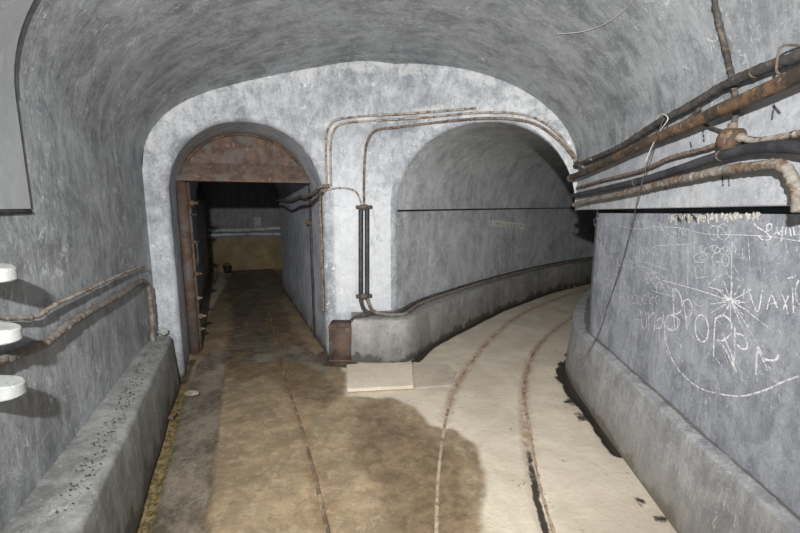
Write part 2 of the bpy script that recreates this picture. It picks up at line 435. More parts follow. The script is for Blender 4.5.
# right tunnel: outer and inner plan curves
OUT=[np.array(p) for p in spline([P2,(.19,4.62),(.50,5.02),(1.42,6.12),(2.58,7.32),(4.0,8.5),(6,9.6),(8.5,10.2),(11,10.3)],.12)]
INN=[np.array(p) for p in spline([P3,(1.86,4.0),(2.20,4.6),(2.72,5.35),(3.6,6.2),(4.8,7.1),(6.5,8.0),(8.7,8.6),(11,8.7)],.12)]
NT=110
to=[poly_at(OUT,i/NT) for i in range(NT+1)]; ti=[poly_at(INN,i/NT) for i in range(NT+1)]
ZL=1.55
def outw(i):
    e=to[min(i+1,NT)]-to[max(i-1,0)]; e=e/np.linalg.norm(e); return np.array([-e[1],e[0]])*.10
lo=MB().grid([[(p[0],p[1],(ZL-.022)*k/12) for k in range(13)]+[(p[0]+outw(i)[0],p[1]+outw(i)[1],ZL-.022)] for i,p in enumerate([to[0]+(to[1]-to[0])*.35]+to[1:])]).build('wall_tunnel_outer',M_tun); crisp(lo); tag(lo,kind='structure')
rows=[]
for i in range(NT+1):
    row=[]; a,c=to[i],ti[i]
    if i==0: a=a+(to[1]-to[0])*.35; c=c
    ow_=outw(i); row.append((a[0]+ow_[0],a[1]+ow_[1],ZL-.03)); row.append((a[0]+ow_[0],a[1]+ow_[1],ZL))
    for j in range(49):
        f=.5-.5*math.cos(PI*j/48); o_=.022*min(1,i/3); g=o_+f*(1-o_); p=a+(c-a)*g
        row.append((p[0],p[1],arch_r(f)+(0.0 if j else .0)))
    rows.append(row)
o=crisp(MB().grid(rows).build('ceiling_tunnel',M_tun),50); tag(o,kind='structure')
LOIN=[np.array(p) for p in spline([(1.637,3.33),(1.78,3.62),(1.95,3.98),(2.24,4.58),(2.76,5.33),(3.64,6.18),(4.84,7.08),(6.5,8.0),(8.7,8.6),(11,8.7)],.1)]
o=MB().grid([[(p[0],p[1],ZL*k/8) for k in range(9)] for p in LOIN]).build('wall_tunnel_inner',M_tun); tag(o,kind='structure')
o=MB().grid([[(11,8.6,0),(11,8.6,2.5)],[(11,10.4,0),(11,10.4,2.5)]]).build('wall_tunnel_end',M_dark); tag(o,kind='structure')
# underside of the lip where beam and tunnel wall part
# right wall: lower face, and the projecting beam above it that carries the vault
zb=lambda p: 1.60-.018*max(0,p[1]-1.3)
rows=[]
for p in [poly_at(RWALL_LO,i/70) for i in range(71)]:
    zt_=zb(p)-.03; rows.append([(p[0],p[1],zt_*k/16) for k in range(17)]+[(p[0]+.25,p[1],zt_)])
wall_right=crisp(MB().grid(rows).build('wall_right',M_right)); tag(wall_right,kind='structure')
mb=MB()
U=sub(RWALL_UP,60)
rows=[]
for p in U:
    rows.append([(p[0]+.3,p[1],zb(p)-.05),(p[0]+.3,p[1],zb(p)),(p[0]+.004,p[1],zb(p)),(p[0],p[1],zb(p)+.004)]+[(p[0],p[1],zb(p)+.004+(zsp(p[1]/3.69)-zb(p)-.004)*k/6) for k in range(1,7)])
mb.grid(rows)
q=U[-1]
mb.add([(q[0],q[1],zb(q)),(q[0]+.4,q[1]+.35,zb(q)),(q[0]+.35,q[1],zb(q)+.01)],[(0,1,2)])
o=crisp(mb.build('trim_1',M_beam)); tag(o,kind='structure')
# back end of the tunnel, behind the viewer
o=MB().grid([[(x,-4.5,0),(x,-4.5,3.1)] for x in (-1,0,1.3)]).build('wall_back',M_dark); tag(o,kind='structure')

# kerbs (ledges along the wall feet)
def kerb(name, foot, wall, h, m, bev=.03, lean=.02, n=90, crack=.55):
    f=[poly_at(foot,i/n) for i in range(n+1)]; w=[poly_at(wall,i/n) for i in range(n+1)]; rows=[]
    for a,c in zip(f,w):
        d=(c-a); L=np.linalg.norm(d); d=d/L; r=[]
        for k in range(7): r.append((a[0]+d[0]*lean*k/6,a[1]+d[1]*lean*k/6,(h-bev)*k/6))
        for k in range(1,5):
            t=PI/2*k/4; r.append((a[0]+d[0]*(lean+bev*(1-math.cos(t))),a[1]+d[1]*(lean+bev*(1-math.cos(t))),h-bev+bev*math.sin(t)))
        for k in range(1,4):
            x=lean+bev+(L+.01-lean-bev)*k/3; r.append((a[0]+d[0]*x,a[1]+d[1]*x,h+.006*k))
        r=[(x+wob((x,y,z),.012,2.5),y+wob((y,z,x),.008,2.5),z+wob((z,x,y),.006,3)) for x,y,z in r]
        rows.append(r)
    mb=MB().grid(rows)
    for r in (rows[0],rows[-1]): mb.add(r+[(r[-1][0],r[-1][1],0)],[tuple(range(len(r)+1))])
    o=mb.build(name,m); tag(o,kind='structure')
    A=np.zeros(len(mb.v),np.float32); nr=len(rows[0])
    for i in range(len(rows)): A[i*nr+nr-1]=crack; A[i*nr+nr-2]=crack*.85; A[i*nr+nr-3]=crack*.15
    at=o.data.attributes.new('crack','FLOAT','POINT'); at.data.foreach_set('value',A); return o
kerb('trim_2',[(-.77,-4.45),(-.77,.42),(-1.31,1.75),(-1.98,3.38)],[(-.95,-4.45),(-.95,.05),(-1.5,1.57),(-2.13,3.3)],.47,M_curbL,bev=.03,crack=.3)
kerb('trim_3',[(1.2,-4.45),(1.22,0),(1.37,1.8),(1.48,2.9),(1.56,3.5),(1.64,3.78),(1.74,3.98),(2.05,4.58),(2.55,5.33),(3.45,6.25),(4.7,7.2)],
     [(1.27,-4.45),(1.275,0),(1.47,1.8),(1.6,2.95),(1.66,3.36),(1.82,3.7),(1.95,3.98),(2.24,4.58),(2.76,5.33),(3.64,6.18),(4.84,7.08)],.50,M_curbR,bev=.018,lean=.03,crack=1.0)
# kerb under the middle pier and along the outer tunnel wall
kerb('trim_4',[(-.496,3.91),(.02,3.90),(.13,3.98),(.34,4.37),(.64,4.80),(1.55,5.98),(2.68,7.18),(4.08,8.36),(6,9.4),(8.5,10.05)],
     [(-.52,4.16),(-.06,4.26),(-.02,4.30),(.19,4.62),(.50,5.02),(1.42,6.12),(2.58,7.32),(4.0,8.5),(6,9.6),(8.5,10.2)],.45,M_curbO,bev=.03,n=150)

# ------------------------------------------------------------------ floor
def inside(X,Y,poly):
    r=np.zeros(X.shape,bool); n=len(poly)
    for i in range(n):
        x0,y0=poly[i]; x1,y1=poly[(i+1)%n]
        if y0==y1: continue
        r^=((y0>Y)!=(y1>Y))&(X<(x1-x0)*(Y-y0)/(y1-y0)+x0)
    return r
def signed(X,Y,poly):
    d=dist_poly(X,Y,list(poly)+[poly[0]]); return np.where(inside(X,Y,poly),d,-d)
RAIL_LL=[(-.62,.9),(-.95,1.75),(-1.24,2.48),(-1.62,3.45),(-1.80,3.95)]
RAIL_LR=[(-.02,.9),(-.35,1.75),(-.65,2.54),(-.98,3.32),(-1.25,3.98),(-1.62,4.95),(-2.28,6.65)]
RAIL_RL=[(.12,.9),(.18,1.75),(.27,2.43),(.42,3.11),(.64,3.72),(1.08,4.61),(1.77,5.71),(2.72,6.75),(3.9,7.75),(5.5,8.75)]
RAIL_RR=[(.66,.9),(.73,1.75),(.79,2.14),(.91,2.67),(1.12,3.39),(1.51,4.27),(2.16,5.21),(2.99,6.11),(4.1,7.1),(5.8,8.15)]
rails={k:[(p[0],p[1]) for p in spline(v,.08)] for k,v in dict(ll=RAIL_LL,lr=RAIL_LR,rl=RAIL_RL,rr=RAIL_RR).items()}
xs=np.concatenate([np.arange(-6.5,-3,.08),np.arange(-3,2.2,.022),np.arange(2.2,11.2,.08)])
ys=np.concatenate([np.arange(-4.6,1,.15),np.arange(1,4.6,.022),np.arange(4.6,7.5,.05),np.arange(7.5,11.6,.12)])
X,Y=np.meshgrid(xs,ys)
fp=lambda L:[on_floor(*q)[:2] for q in L]
WET=fp([(100,533),(130,480),(160,420),(178,385),(200,330),(222,290),(238,272),(282,270),(290,290),(330,355),(345,372),(346,396),(392,398),(415,408),(432,425),(452,428),(474,443),(487,478),(482,520),(470,620),(200,900)])
wet=signed(X,Y,WET)
GREY=[(-1.22,1.2),(-.72,1.1),(-.96,1.75),(-1.24,2.48),(-1.62,3.45),(-2.0,4.6),(-2.5,5.9),(-3.2,7.8),(-4.3,9.9),(-3.3,10.2),(-2.4,8.2),(-2.0,7.2),(-2.05,6.4),(-2.25,6.0),(-1.5,4.6),(-1.05,4.3),(-.7,3.95),(-.72,3.62),(-1.05,3.95),(-1.6,3.9),(-1.72,4.3),(-2.1,4.2),(-2.0,3.5)]
grey=signed(X,Y,GREY)
MUDL=fp([(213,440-75),(218,352),(228,318),(250,300),(285,300),(300,330),(262,340),(262,362),(240,368)])
mud=sm(-.12,.12,signed(X,Y,MUDL))*.55
mud=np.maximum(mud,.62*sm(-.15,.15,signed(X,Y,[(-2.3,5.2),(-1.5,5.0),(-1.5,4.3),(-1.9,4.4),(-2.2,6.4),(-3.4,9.3),(-4.2,9.2),(-3.0,6.6)])))
mud=mud*(1-.8*np.maximum(1-sm(.05,.22,np.hypot((X+2.75),(Y-7.2)*.35)),1-sm(.05,.2,np.hypot((X+2.25)*1.0,(Y-7.0)*.35))))
mud=np.maximum(mud,1-sm(.03,.16,dist_poly(X,Y,[(-.52,3.86),(-.72,3.9),(-.8,4.15)])))
mud=np.maximum(mud,.8*(1-sm(.0,.09,dist_poly(X,Y,[(-1.29,1.7),(-2.0,3.45),(-2.15,3.95)]))))
grime=np.zeros(X.shape)
gut=[(2.1,4.5),(1.80,3.98),(1.62,3.72),(1.55,3.55),(1.50,3.25),(1.50,3.0),(1.46,2.75),(1.42,2.4)]
wd=.035+.04*np.clip((Y-2.3)/1.2,0,1)
gd=dist_poly(X,Y,gut); NN=np.array([[mnoise.noise(Vector((x*9,y*9,1.7)))+.5*mnoise.noise(Vector((x*22,y*22,5))) for x in xs] for y in ys])
grime=np.maximum(grime,1-sm(.2,1,gd/(wd*1.7)+.45*NN*(gd<.25)+5*(gd>=.2)))
NN=np.clip(NN,-.8,.8)
for (bx,by,br) in ((1.30,1.98,.05),(1.34,1.82,.04),(1.38,2.85,.07),(1.4,3.05,.06)):
    grime=np.maximum(grime,(np.hypot(X-bx,Y-by)<.2)*.62*(1-sm(0,1,np.hypot(X-bx,(Y-by)*.6)/(br*1.8)+.5*NN)))
cf=[(.15,3.92),(.34,4.34),(.66,4.78),(1.57,5.96),(2.7,7.15),(4.1,8.3)]
grime=np.maximum(grime,1-sm(.01,.085,dist_poly(X,Y,cf)))
rust=np.zeros(X.shape); Z=np.zeros(X.shape)
noisef=lambda s,a: np.array([[mnoise.noise(Vector((x*s,y*s,a))) for x in xs] for y in ys])
n1=noisef(1.6,0.3); n2=noisef(6,4.1)
Z+=.010*n1+.0035*n2
dr={k:dist_poly(X,Y,v) for k,v in rails.items()}
rust=np.maximum(rust,.8*(1-sm(.0,.07,dr['rl']))*sm(2.6,3.2,Y)); rust=np.maximum(rust,.8*(1-sm(.0,.065,dr['rr']))*sm(1.9,2.6,Y))
rust=np.maximum(rust,.35*(1-sm(.02,.09,dr['lr'])))
# trenches beside the rails, filled with dirt
for k,dep,w in (('rr',.022,.042),('rl',.010,.035),('lr',.012,.035)):
    near=1-sm(2.6,4.4,Y) if k!='lr' else 1
    Z-=dep*(1-sm(w*.5,w,dr[k]))*(.35+.65*near)
grime=np.maximum(grime,.8*(1-sm(.008,.045,dr['rr']+.012*NN))*(1-sm(1.7,3.6,Y)))
grime=np.maximum(grime,.42*(1-sm(.02,.04,dr['lr'])))
# the left strip sits a step lower than the brown slab
step=signed(X,Y,[(-3,.5),(-.50,.5)]+[(x,y) for x,y in RAIL_LL]+[(-2.3,3.95),(-3,3.5)])
Z-=.035*sm(-.012,.012,step)*(1-sm(3.6,3.9,Y))
# gutter along the left kerb
gl=dist_poly(X,Y,[(-1.0,1.0),(-1.27,1.72),(-1.96,3.42)]); Z-=.03*(1-sm(.01,.05,gl))
silt=.9*(1-sm(.02,.06,gl))
Z-=.035*(1-sm(0,1,gd/(wd*1.4)))
gy=sm(-.14,.14,grey)
DAMP=fp([(352,400),(390,402),(425,430),(455,445),(470,470),(478,533),(440,620),(395,560),(372,500),(345,450)])
DAMP2=fp([(225,345),(262,300),(300,330),(322,365),(345,396),(330,412),(290,398),(262,378),(236,385),(218,375)])
damp=np.maximum(sm(-.12,.14,signed(X,Y,DAMP))*.8,sm(-.15,.2,signed(X,Y,DAMP2)))
me=bpy.data.meshes.new('floor')
ny,nx=X.shape
V=np.stack([X.ravel(),Y.ravel(),Z.ravel()],1)
idx=np.arange(nx*ny).reshape(ny,nx)
Fq=np.stack([idx[:-1,:-1],idx[:-1,1:],idx[1:,1:],idx[1:,:-1]],-1).reshape(-1,4)
me.vertices.add(len(V)); me.vertices.foreach_set('co',V.ravel())
me.loops.add(Fq.size); me.loops.foreach_set('vertex_index',Fq.ravel().astype(np.int32))
me.polygons.add(len(Fq)); me.polygons.foreach_set('loop_start',np.arange(0,Fq.size,4,dtype=np.int32))
me.polygons.foreach_set('use_smooth',np.ones(len(Fq),bool)); me.update(); me.validate()
for nm,A in (('wet',sm(-.16,.16,wet)),('grime',grime),('rust',rust),('mud',mud),('silt',silt),('damp',damp),('grey',gy)):
    at=me.attributes.new(nm,'FLOAT','POINT'); at.data.foreach_set('value',A.ravel().astype(np.float32))
me.materials.append(M_floor)
fo=bpy.data.objects.new('floor',me); C.objects.link(fo); tag(fo,kind='structure')

# ------------------------------------------------------------------ rails
def rail(path, zoff, w, h, mat, label, ymax, ymin=.95, gr='rails buried in the tunnel floor'):
    P=[np.array((x,y)) for x,y in path if ymin<=y<=ymax]; rows=[]
    for i,p in enumerate(P):
        t=P[min(i+1,len(P)-1)]-P[max(i-1,0)]; t=t/np.linalg.norm(t); n=np.array([-t[1],t[0]])
        z=zoff+.003*mnoise.noise(Vector((p[0]*3,p[1]*3,0)))+.010*mnoise.noise(Vector((p[0]*1.6,p[1]*1.6,.3)))
        ww=w*(1+.25*mnoise.noise(Vector((p[0]*5,p[1]*5,2))))
        rows.append([(p[0]+n[0]*s*ww,p[1]+n[1]*s*ww,z+zz) for s,zz in ((-.5,-h),(-.5,-.003),(-.3,0),(.3,0),(.5,-.003),(.5,-h))])
    o=MB().grid(rows,close=True).build('rail',mat); tag(o,label,'rail',gr); return o
rail([(x+.045,y) for x,y in rails['ll']],-.004,.03,.03,M_raildk,'buried rail at the left edge of the brown wet slab',3.7)
rail(rails['lr'],-.004,.022,.03,M_raildk,'buried rail crossing the brown wet floor into the left passage',6.4)
rail(rails['rl'],-.004,.022,.03,M_rail,'faint rusty rail curving into the right tunnel, nearer the left kerb of it',8.4)
rail([(x+.036*max(0,min(1,(3.2-y)/.6)),y) for x,y in rails['rr']],-.006,.022,.03,M_rail,'rusty rail in a dark groove, nearest the right wall with chalk writing',7.8)

# ------------------------------------------------------------------ slabs on the floor
def slab(px, z0, z1, mat, name, seedv, lift=0):
    pts=[np.array(on_floor(*p,z=z1)) for p in px]; out=[]; ymin=min(p[1] for p in pts); ymax=max(p[1] for p in pts)
    for i in range(len(pts)):
        a,b=pts[i],pts[(i+1)%len(pts)]
        for k in range(14):
            p=a+(b-a)*k/14; j_=.007*mnoise.noise(Vector(p)*11+Vector((seedv,0,0)))
            out.append(Vector((p[0]+j_,p[1]+.007*mnoise.noise(Vector(p)*11+Vector((0,seedv,0))),z1+lift*(ymax-p[1])/(ymax-ymin))))
    n=len(out); inn=[]; c=sum(out,Vector())/n
    for p in out: inn.append(Vector((c.x+(p.x-c.x)*.975,c.y+(p.y-c.y)*.95,p.z)))
    mid=[Vector((p.x,p.y,p.z-.005)) for p in out]; bot=[Vector((c.x+(p.x-c.x)*.985,c.y+(p.y-c.y)*.97,z0+lift*(ymax-p.y)/(ymax-ymin))) for p in out]
    mb=MB().grid([inn,mid,bot],close=True); mb.f.append(tuple(range(n))); mb.f.append(tuple(reversed(range(2*n,3*n))))
    return crisp(mb.build(name,mat,None,False),25)
o=slab([(346.5,364),(412,361.5),(414,388),(347,391.5)],-.002,.026,M_slab,'concrete_slab',3,.02)
tag(o,'loose pale concrete cover slab with a dark gap under its front edge, before the pier','slab')
o=slab([(413,361.5),(448,364),(457,371),(452,385),(415,388)],-.01,.012,M_slabworn,'cover_slab',11)
tag(o,'worn pale cover piece sunk in the floor beside the loose slab, toward the rails','slab')

# ------------------------------------------------------------------ tubes and cables
def R_(x): return 1+.0*x
def bulk_pt(px,py,off=.03):
    d=ray(px,py); best=None
    for i in range(3):
        a=np.array(BULK[i]);b=np.array(BULK[i+1]);e=b-a;n=np.array([-e[1],e[0]])/np.linalg.norm(e);t=(a@n-off)/(d[:2]@n);X_=d*t
        s=((X_[:2]-a)@e)/(e@e)
        if (i==0 or s>=0) and (i==2 or s<=1): best=(X_[0],X_[1],EYE+X_[2]); 
        if best is not None and (i==2 or s<1): return best
    return best
def rw_pt(px,py,off):
    """right upper wall face, off metres in front of it"""
    return on_wall(px,py,(1.19-off,0),(1.19-off+.1111*3.69,3.69))
def lw_pt(px,py,off):
    n=np.array((.94,.341)); a=np.array(LWALL[1])+n*off; b=np.array(LWALL[2])+n*off
    return on_wall(px,py,a,b)
def rough_tube(name, pts, r, mat, parent=None, seg=12, step=.012, lump=.10, freq=14, wrapf=0, seed=0, smooth=True):
    P=spline(pts,step)
    rip=lambda d,a: 1+lump*mnoise.noise(Vector((d*freq,math.cos(a)*1.3+seed,math.sin(a)*1.3)))+lump*1.2*mnoise.noise(Vector((d*freq*3.1,math.cos(a)*1.6,math.sin(a)*1.6+3)))+(.14*abs(math.sin(d*wrapf+a*.5)) if wrapf else 0)
    return MB().tube(P,r,seg,rip).build(name,mat,parent,smooth)
def clips(parent, P, r, at, mat=M_clip, w=.011, nail=True):
    """saddle clips at the listed fractions of the path P, children of their pipe"""
    Ps=spline(P,.02); n=len(Ps)
    for f in at:
        i=min(n-2,max(1,int(f*n))); p=Vector(Ps[i]); t=(Vector(Ps[i+1])-Vector(Ps[i-1])).normalized()
        MB().tube([p-t*w/2,p-t*w*.3,p+t*w*.3,p+t*w/2],lambda d:r*1.14,10).build('clip',mat,parent,True)

def cable(name, pts, r, mat, label, cat, group=None, **kw):
    cl=kw.pop('clips',None); crad=kw.pop('crad',r)
    t=empty(name,pts[0]); tag(t,label,cat,group)
    o=rough_tube(kw.pop('part','sheath'),pts,r,mat,t,**kw)
    if cl: clips(t,pts,crad,cl)
    return t

GB='thin conduits on the bulkhead'
pA=[bulk_pt(*q,off=.02) for q in [(327,188),(326,165),(326,140),(329,127),(340,119),(380,115),(430,112),(476,108)]]
cable('conduit',pA,.011,M_conduit,'outermost thin pale conduit between the arches, stopping short above the right arch','conduit',part='pipe',clips=[.15,.4,.62,.8,.95],lump=.15)
pB=[bulk_pt(*q,off=.022) for q in [(331,186),(330.5,165),(331,142),(335,129),(346,123),(385,120),(430,117),(480,112.5),(520,114),(545,123),(562,138),(572,152)]]+[rw_pt(579,161,.04),rw_pt(592,159,.06)]
cable('conduit',pB,.010,M_conduit,'middle thin pale conduit following the right arch rim down to the right wall cables','conduit',part='pipe',clips=[.1,.3,.45,.6,.75,.9],lump=.15)
pC=[bulk_pt(*q,off=.024) for q in [(364,206),(364,180),(365,155),(368,140),(377,130),(400,127),(440,122),(480,118.5),(510,119),(535,124),(555,137),(570,153)]]+[rw_pt(575,163,.03),rw_pt(583,167,.08)]
cable('conduit',pC,.012,M_conduitR,'rusty conduit rising from the black duct then arching just above the right arch','conduit',part='pipe',clips=[.06,.14,.22,.3,.45,.55,.68,.8,.9],lump=.22,freq=25)
pD=[bulk_pt(*q,off=.018) for q in [(327,190),(338,188),(350,189),(357,193),(361,203)]]
cable('conduit',pD,.009,M_conduit,'short thin conduit from the left arch corner to the top of the black duct','conduit',part='pipe',clips=[.3,.6],lump=.15)

# black cable duct on the pier: two black tubes held by end clamps
t=empty('cable_duct',bulk_pt(364,300,.04)); tag(t,'upright pair of black cable tubes clamped on the pale pier between the arches','cable duct')
for k,dx in enumerate((-3.2,3.0)):
    pts=[bulk_pt(364+dx,y,.035) for y in (208,240,270,296)]
    MB().tube(spline(pts,.04),.024,12).build('tube',M_black,t)
for y in (207,296):
    c=Vector(bulk_pt(364,y,.03)); mb=MB()
    ang=math.atan2(.15,.73); Mr=Matrix.Rotation(ang,4,'Z')
    mb.box(c,(.17,.045,.035),Mr,.006); mb.box(c+Vector((0,-.02,0)),(.09,.05,.055),Mr,.01)
    mb.build('clamp',M_clip,t)

# cables that leave the duct and run on top of the kerb into the right tunnel
def kerb_pt(px,py,z): return on_floor(px,py,z)
KW=[(.0,4.20),(.16,4.50),(.47,4.95),(1.38,6.06),(2.54,7.26),(3.95,8.42),(5.9,9.5),(7.5,9.95)]
pE=[bulk_pt(361,297,.035),bulk_pt(362,305,.045),bulk_pt(367,312,.09)]+[(-.18,4.07,.475),(-.03,4.10,.475)]+[(x+.0,y-.03,.482) for x,y in KW[1:]]
cable('kerb_cable',pE,.022,M_cabledk,'dark cable from the black duct along the outer kerb, tight against the tunnel wall','cable','cables on the outer kerb',lump=.2,freq=20,step=.03)
pF=[bulk_pt(367,297,.035),bulk_pt(369,304,.05)]+[(-.27,4.05,.50),(-.10,4.02,.478),(.06,4.08,.475)]+[(x+.055,y-.055,.478) for x,y in KW[1:]]
cable('kerb_cable',pF,.019,M_wrapL,'rust-speckled cable beside the dark one on the edge of the outer kerb','cable','cables on the outer kerb',lump=.3,freq=22,step=.03)
pG=[(-.3,4.03,.485),(-.38,4.0,.475),(-.46,3.98,.462),(-.50,3.93,.43)]
cable('kerb_cable',pG,.018,M_cabledk,'short stub of cable curling from the duct foot to the rusty block','cable',lump=.2,freq=20)
# rusty steel block at the pier corner
t=empty('steel_block',(-.62,3.99,0)); tag(t,'rusty steel channel block standing at the foot of the pier beside the left passage','steel block')
mb=MB(); mb.box((-.61,4.0,.2),(.225,.2,.40),None,.008); mb.build('block',M_rust,t)
MB().box((-.61,3.899,.385),(.228,.012,.02),None,.003).build('flange',M_rust,t); MB().box((-.61,3.899,.02),(.228,.012,.03),None,.003).build('flange',M_rust,t)

# ---- right wall services
def rw(L,off): return [rw_pt(x,y,off) for x,y in L]
GR='pipes and cables along the right wall'
def with_support(*a,**k): return cable(*a,**k)
pts=rw([(571,178),(600,165),(650,141),(690,124),(720,110),(760,93),(812,69)],.075)
t=cable('steel_pipe',pts,.027,M_rustpipe,'thick straight rusty pipe climbing along the right wall','pipe',part='pipe',lump=.06,freq=14,seg=16,clips=[.18],crad=.026)
p=Vector(pts[0]); d=(Vector(pts[1])-p).normalized(); MB().tube([p-d*.03,p+d*.0,p+d*.03],.034,14).build('end_collar',M_rust,t)
pts=rw([(575,166),(590,160),(620,147),(650,128),(675,114),(700,100),(725,85),(750,74),(775,64),(812,52)],.045)
t=cable('armoured_cable',pts,.02,M_cabledk,'dark armoured cable sagging just above the thick rusty pipe','cable',lump=.18,freq=18,clips=[.2,.42,.9],crad=.02)
# offshoot strand of the same cable
MB().tube(spline(rw([(640,140),(662,134),(685,122),(700,108)],.035),.02),.008,8).build('loose_strand',M_cabledk,t)
pts=rw([(577,188),(600,181),(640,171),(670,158),(700,150),(722,143)],.03)
cable('thin_cable',pts,.011,M_conduitR,'thin rusty cable running from the tunnel corner to the rusty junction box','cable',part='sheath',lump=.2,freq=20,clips=[.2,.5,.7,.85])
pts=rw([(738,137),(755,141),(775,138),(812,131)],.03)
cable('thin_cable',pts,.012,M_conduit,'thin pale cable leaving the junction box toward the right edge','cable',part='sheath',lump=.2,freq=20,clips=[.4,.8])
pts=rw([(700,123),(722,131),(745,137),(780,141),(812,147)],.022)
cable('thin_cable',pts,.006,M_cabledk,'thin dark wire crossing behind the junction box','wire',part='sheath',lump=.2)
pts=rw([(573,196),(600,190),(640,181),(680,169),(710,159),(740,151),(765,147),(790,147),(812,150)],.05)
cable('rubber_cable',pts,.0215,M_black,'smooth thick black cable below the junction box','cable',part='sheath',lump=.04,clips=[.25,.5,.82],crad=.021)
pts=rw([(574,205),(590,200),(620,194),(660,184),(700,175),(730,169),(755,166),(775,164),(785,168),(792,178),(797,192),(799,212)],.055)
t=cable('wrapped_cable',pts,.0165,M_wrap,'lowest pale cloth-wrapped cable that bends down at the right edge','cable',part='wrapping',lump=.2,freq=24,wrapf=80,step=.006)
# junction box: round body, cover, and glands
c=Vector(rw_pt(731,140,.03)); t=empty('junction_box',c); tag(t,'round rusty junction box where thin cables meet on the right wall','junction box')
nrm=Vector((-.994,.11,0)); al=Vector((.11,.994,0))
MB().tube([c-nrm*.03,c+nrm*.028,c+nrm*.036],lambda d:.046 if d<.06 else .036,20).build('body',M_rustpipe,t)
MB().tube([c+nrm*.03,c+nrm*.040,c+nrm*.044],lambda d:.03 if d<.0105 else .02,16).build('cover',M_rust,t)
for dd in (al,-al,Vector((0,0,1))):
    MB().tube([c+dd*.038,c+dd*.066],.017,12).build('gland',M_conduitR,t)
# upright cable from the box over the vault
def vault_pt(px,py,off):
    d=Vector(ray(px,py)); d.normalize()
    lo,hi=.5,6.0
    def zin(p):
        # inside test: section at this y
        a=np.array((-.95,0.)); c_=np.array((1.19,0.)); best=None
        # solve t,q by fixed point
        q=.5; t=.5
        for _ in range(25):
            e=poly_at(BULK,q); s=a+(c_-a)*q
            t=(p.y-s[1])/max(1e-6,(e[1]-s[1]))
            l=-.95+(P0[0]+.95)*t; r=1.19+(P3[0]-1.19)*t
            q=min(1,max(0,(p.x-l)/(r-l)))
        return zch(q,t)-p.z if 0<q<1 else -1
    for _ in range(40):
        m=(lo+hi)/2; p=Vector((0,0,EYE))+d*m
        if zin(p)>0: lo=m
        else: hi=m
    return tuple(Vector((0,0,EYE))+d*(lo-off))
pts=[vault_pt(*q,.02) for q in [(713,-14),(716,10),(722,35),(728,60)]]+[rw_pt(734,88,.022),rw_pt(736,110,.022),rw_pt(733,128,.03)]
cable('drop_cable',pts,.0105,M_cabledk,'dark cable dropping from the vault behind the rusty pipe to the junction box','cable',part='sheath',lump=.35,freq=30,clips=[.25,.45,.6,.75])
# thin wire hanging over the lip down the wall to the kerb
rl=lambda x,y,o: on_wall(x,y,(1.271-o,0),(1.271-o+.11*3.33,3.33))
pts=rw([(664,118),(652,150),(640,190)],.10)+[rl(634,215,.115),rl(622,262,.06),rl(608,305,.03),rl(600,330,.04)]+[on_floor(588,352,.50),on_floor(579,362,.46)]
cable('hanging_wire',pts,.0026,M_wire,'thin dark wire hanging down the chalked wall to the kerb','wire',part='strand',lump=.0,seg=6)
# little tie wire on the cable
pts=rw([(645,163),(652,146),(660,131),(668,119),(662,114),(655,120)],.09)
cable('tie_wire',pts,.0026,M_wireL,'pale tie wire twisted around the armoured cable and the rusty pipe','wire',part='strand',seg=6,lump=0)
pts=[vault_pt(*q,.012) for q in [(556,34),(580,32),(600,26),(616,17),(630,4),(634,-6)]]
cable('ceiling_wire',pts,.0028,M_wireL,'fine pale wire hanging across the vault near the top of the picture','wire',part='strand',seg=6,lump=0)
# strap hook that holds the cable at the far right
for (x,y,l) in ((793,52,'small steel hook holding the armoured cable at the right edge'),):
    c=Vector(rw_pt(788,62,.05)); t=empty('cable_hook',c); tag(t,l,'hook')
    MB().tube(spline([c+Vector((.05,0,.05)),c+Vector((-.02,0,.052)),c+Vector((-.036,0,.03)),c+Vector((-.034,0,-.03)),c+Vector((-.01,0,-.04))],.01),.004,8).build('strap',M_clip,t)

# ---- left wall cables
pts=[lw_pt(*q,.035) for q in [(-12,318),(20,318),(38,316),(55,305),(75,296),(100,284),(120,275),(142,267),(147,270)]]
cable('wall_cable',pts,.009,M_conduit,'upper thin rusty cable on the left wall','cable',part='sheath',lump=.3,freq=25,clips=[.12,.18,.42,.6,.8],crad=.011)
pts=[lw_pt(*q,.03) for q in [(-12,366),(20,353),(45,343),(62,330),(80,317),(100,306),(125,292),(140,282),(147,284),(150,296),(152,320),(153,343)]]
cable('wall_cable',pts,.017,M_wrapL,'lower thick rough cable on the left wall, dropping to the kerb at its far end','cable',part='wrapping',lump=.22,freq=22,wrapf=60,step=.008)

# ---- left wall cable rack brackets (rounded pale tongues) and curved cover sheet
nL=Vector((.94,.341,0)); aL=Vector((-.341,.94,0))
def bracket(px,py,label,L=.13,rot=0):
    tip=Vector(lw_pt(px,py,.13)); base=tip-nL*L
    t=empty('cable_bracket',base); tag(t,label,'bracket','cable rack brackets on the left wall')
    # tongue: rounded plate, thick at the wall, thin at the tip
    mb=MB(); w=.05; out=[]
    for k in range(0,17):
        a=-PI/2+PI*k/16; out.append((L-.045+.045*math.cos(a)*1.0, w*math.sin(a)))
    out=[(-.02,-w*1.1)]+out+[(-.02,w*1.1)]
    top=[];bot=[]
    for (x,y) in out:
        f=max(0,x/L); top.append(base+nL*x+aL*y+Vector((0,0,.034-.03*f))); bot.append(base+nL*x+aL*y+Vector((0,0,-.036-.002*f)))
    n=len(out); mb.add(top+bot,[tuple(range(n)),tuple(reversed(range(n,2*n)))]+[(i,(i+1)%n,(i+1)%n+n,i+n) for i in range(n)])
    o=crisp(mb.build('tongue',M_bracket,t),50)
    m=o.modifiers.new('bevel','BEVEL'); m.width=.005; m.segments=2; m.limit_method='ANGLE'
    MB().box(base+nL*.0,(.012,.13,.09),Matrix.Rotation(math.atan2(.341,.94),4,'Z'),.003).build('wall_plate',M_bracket,t)
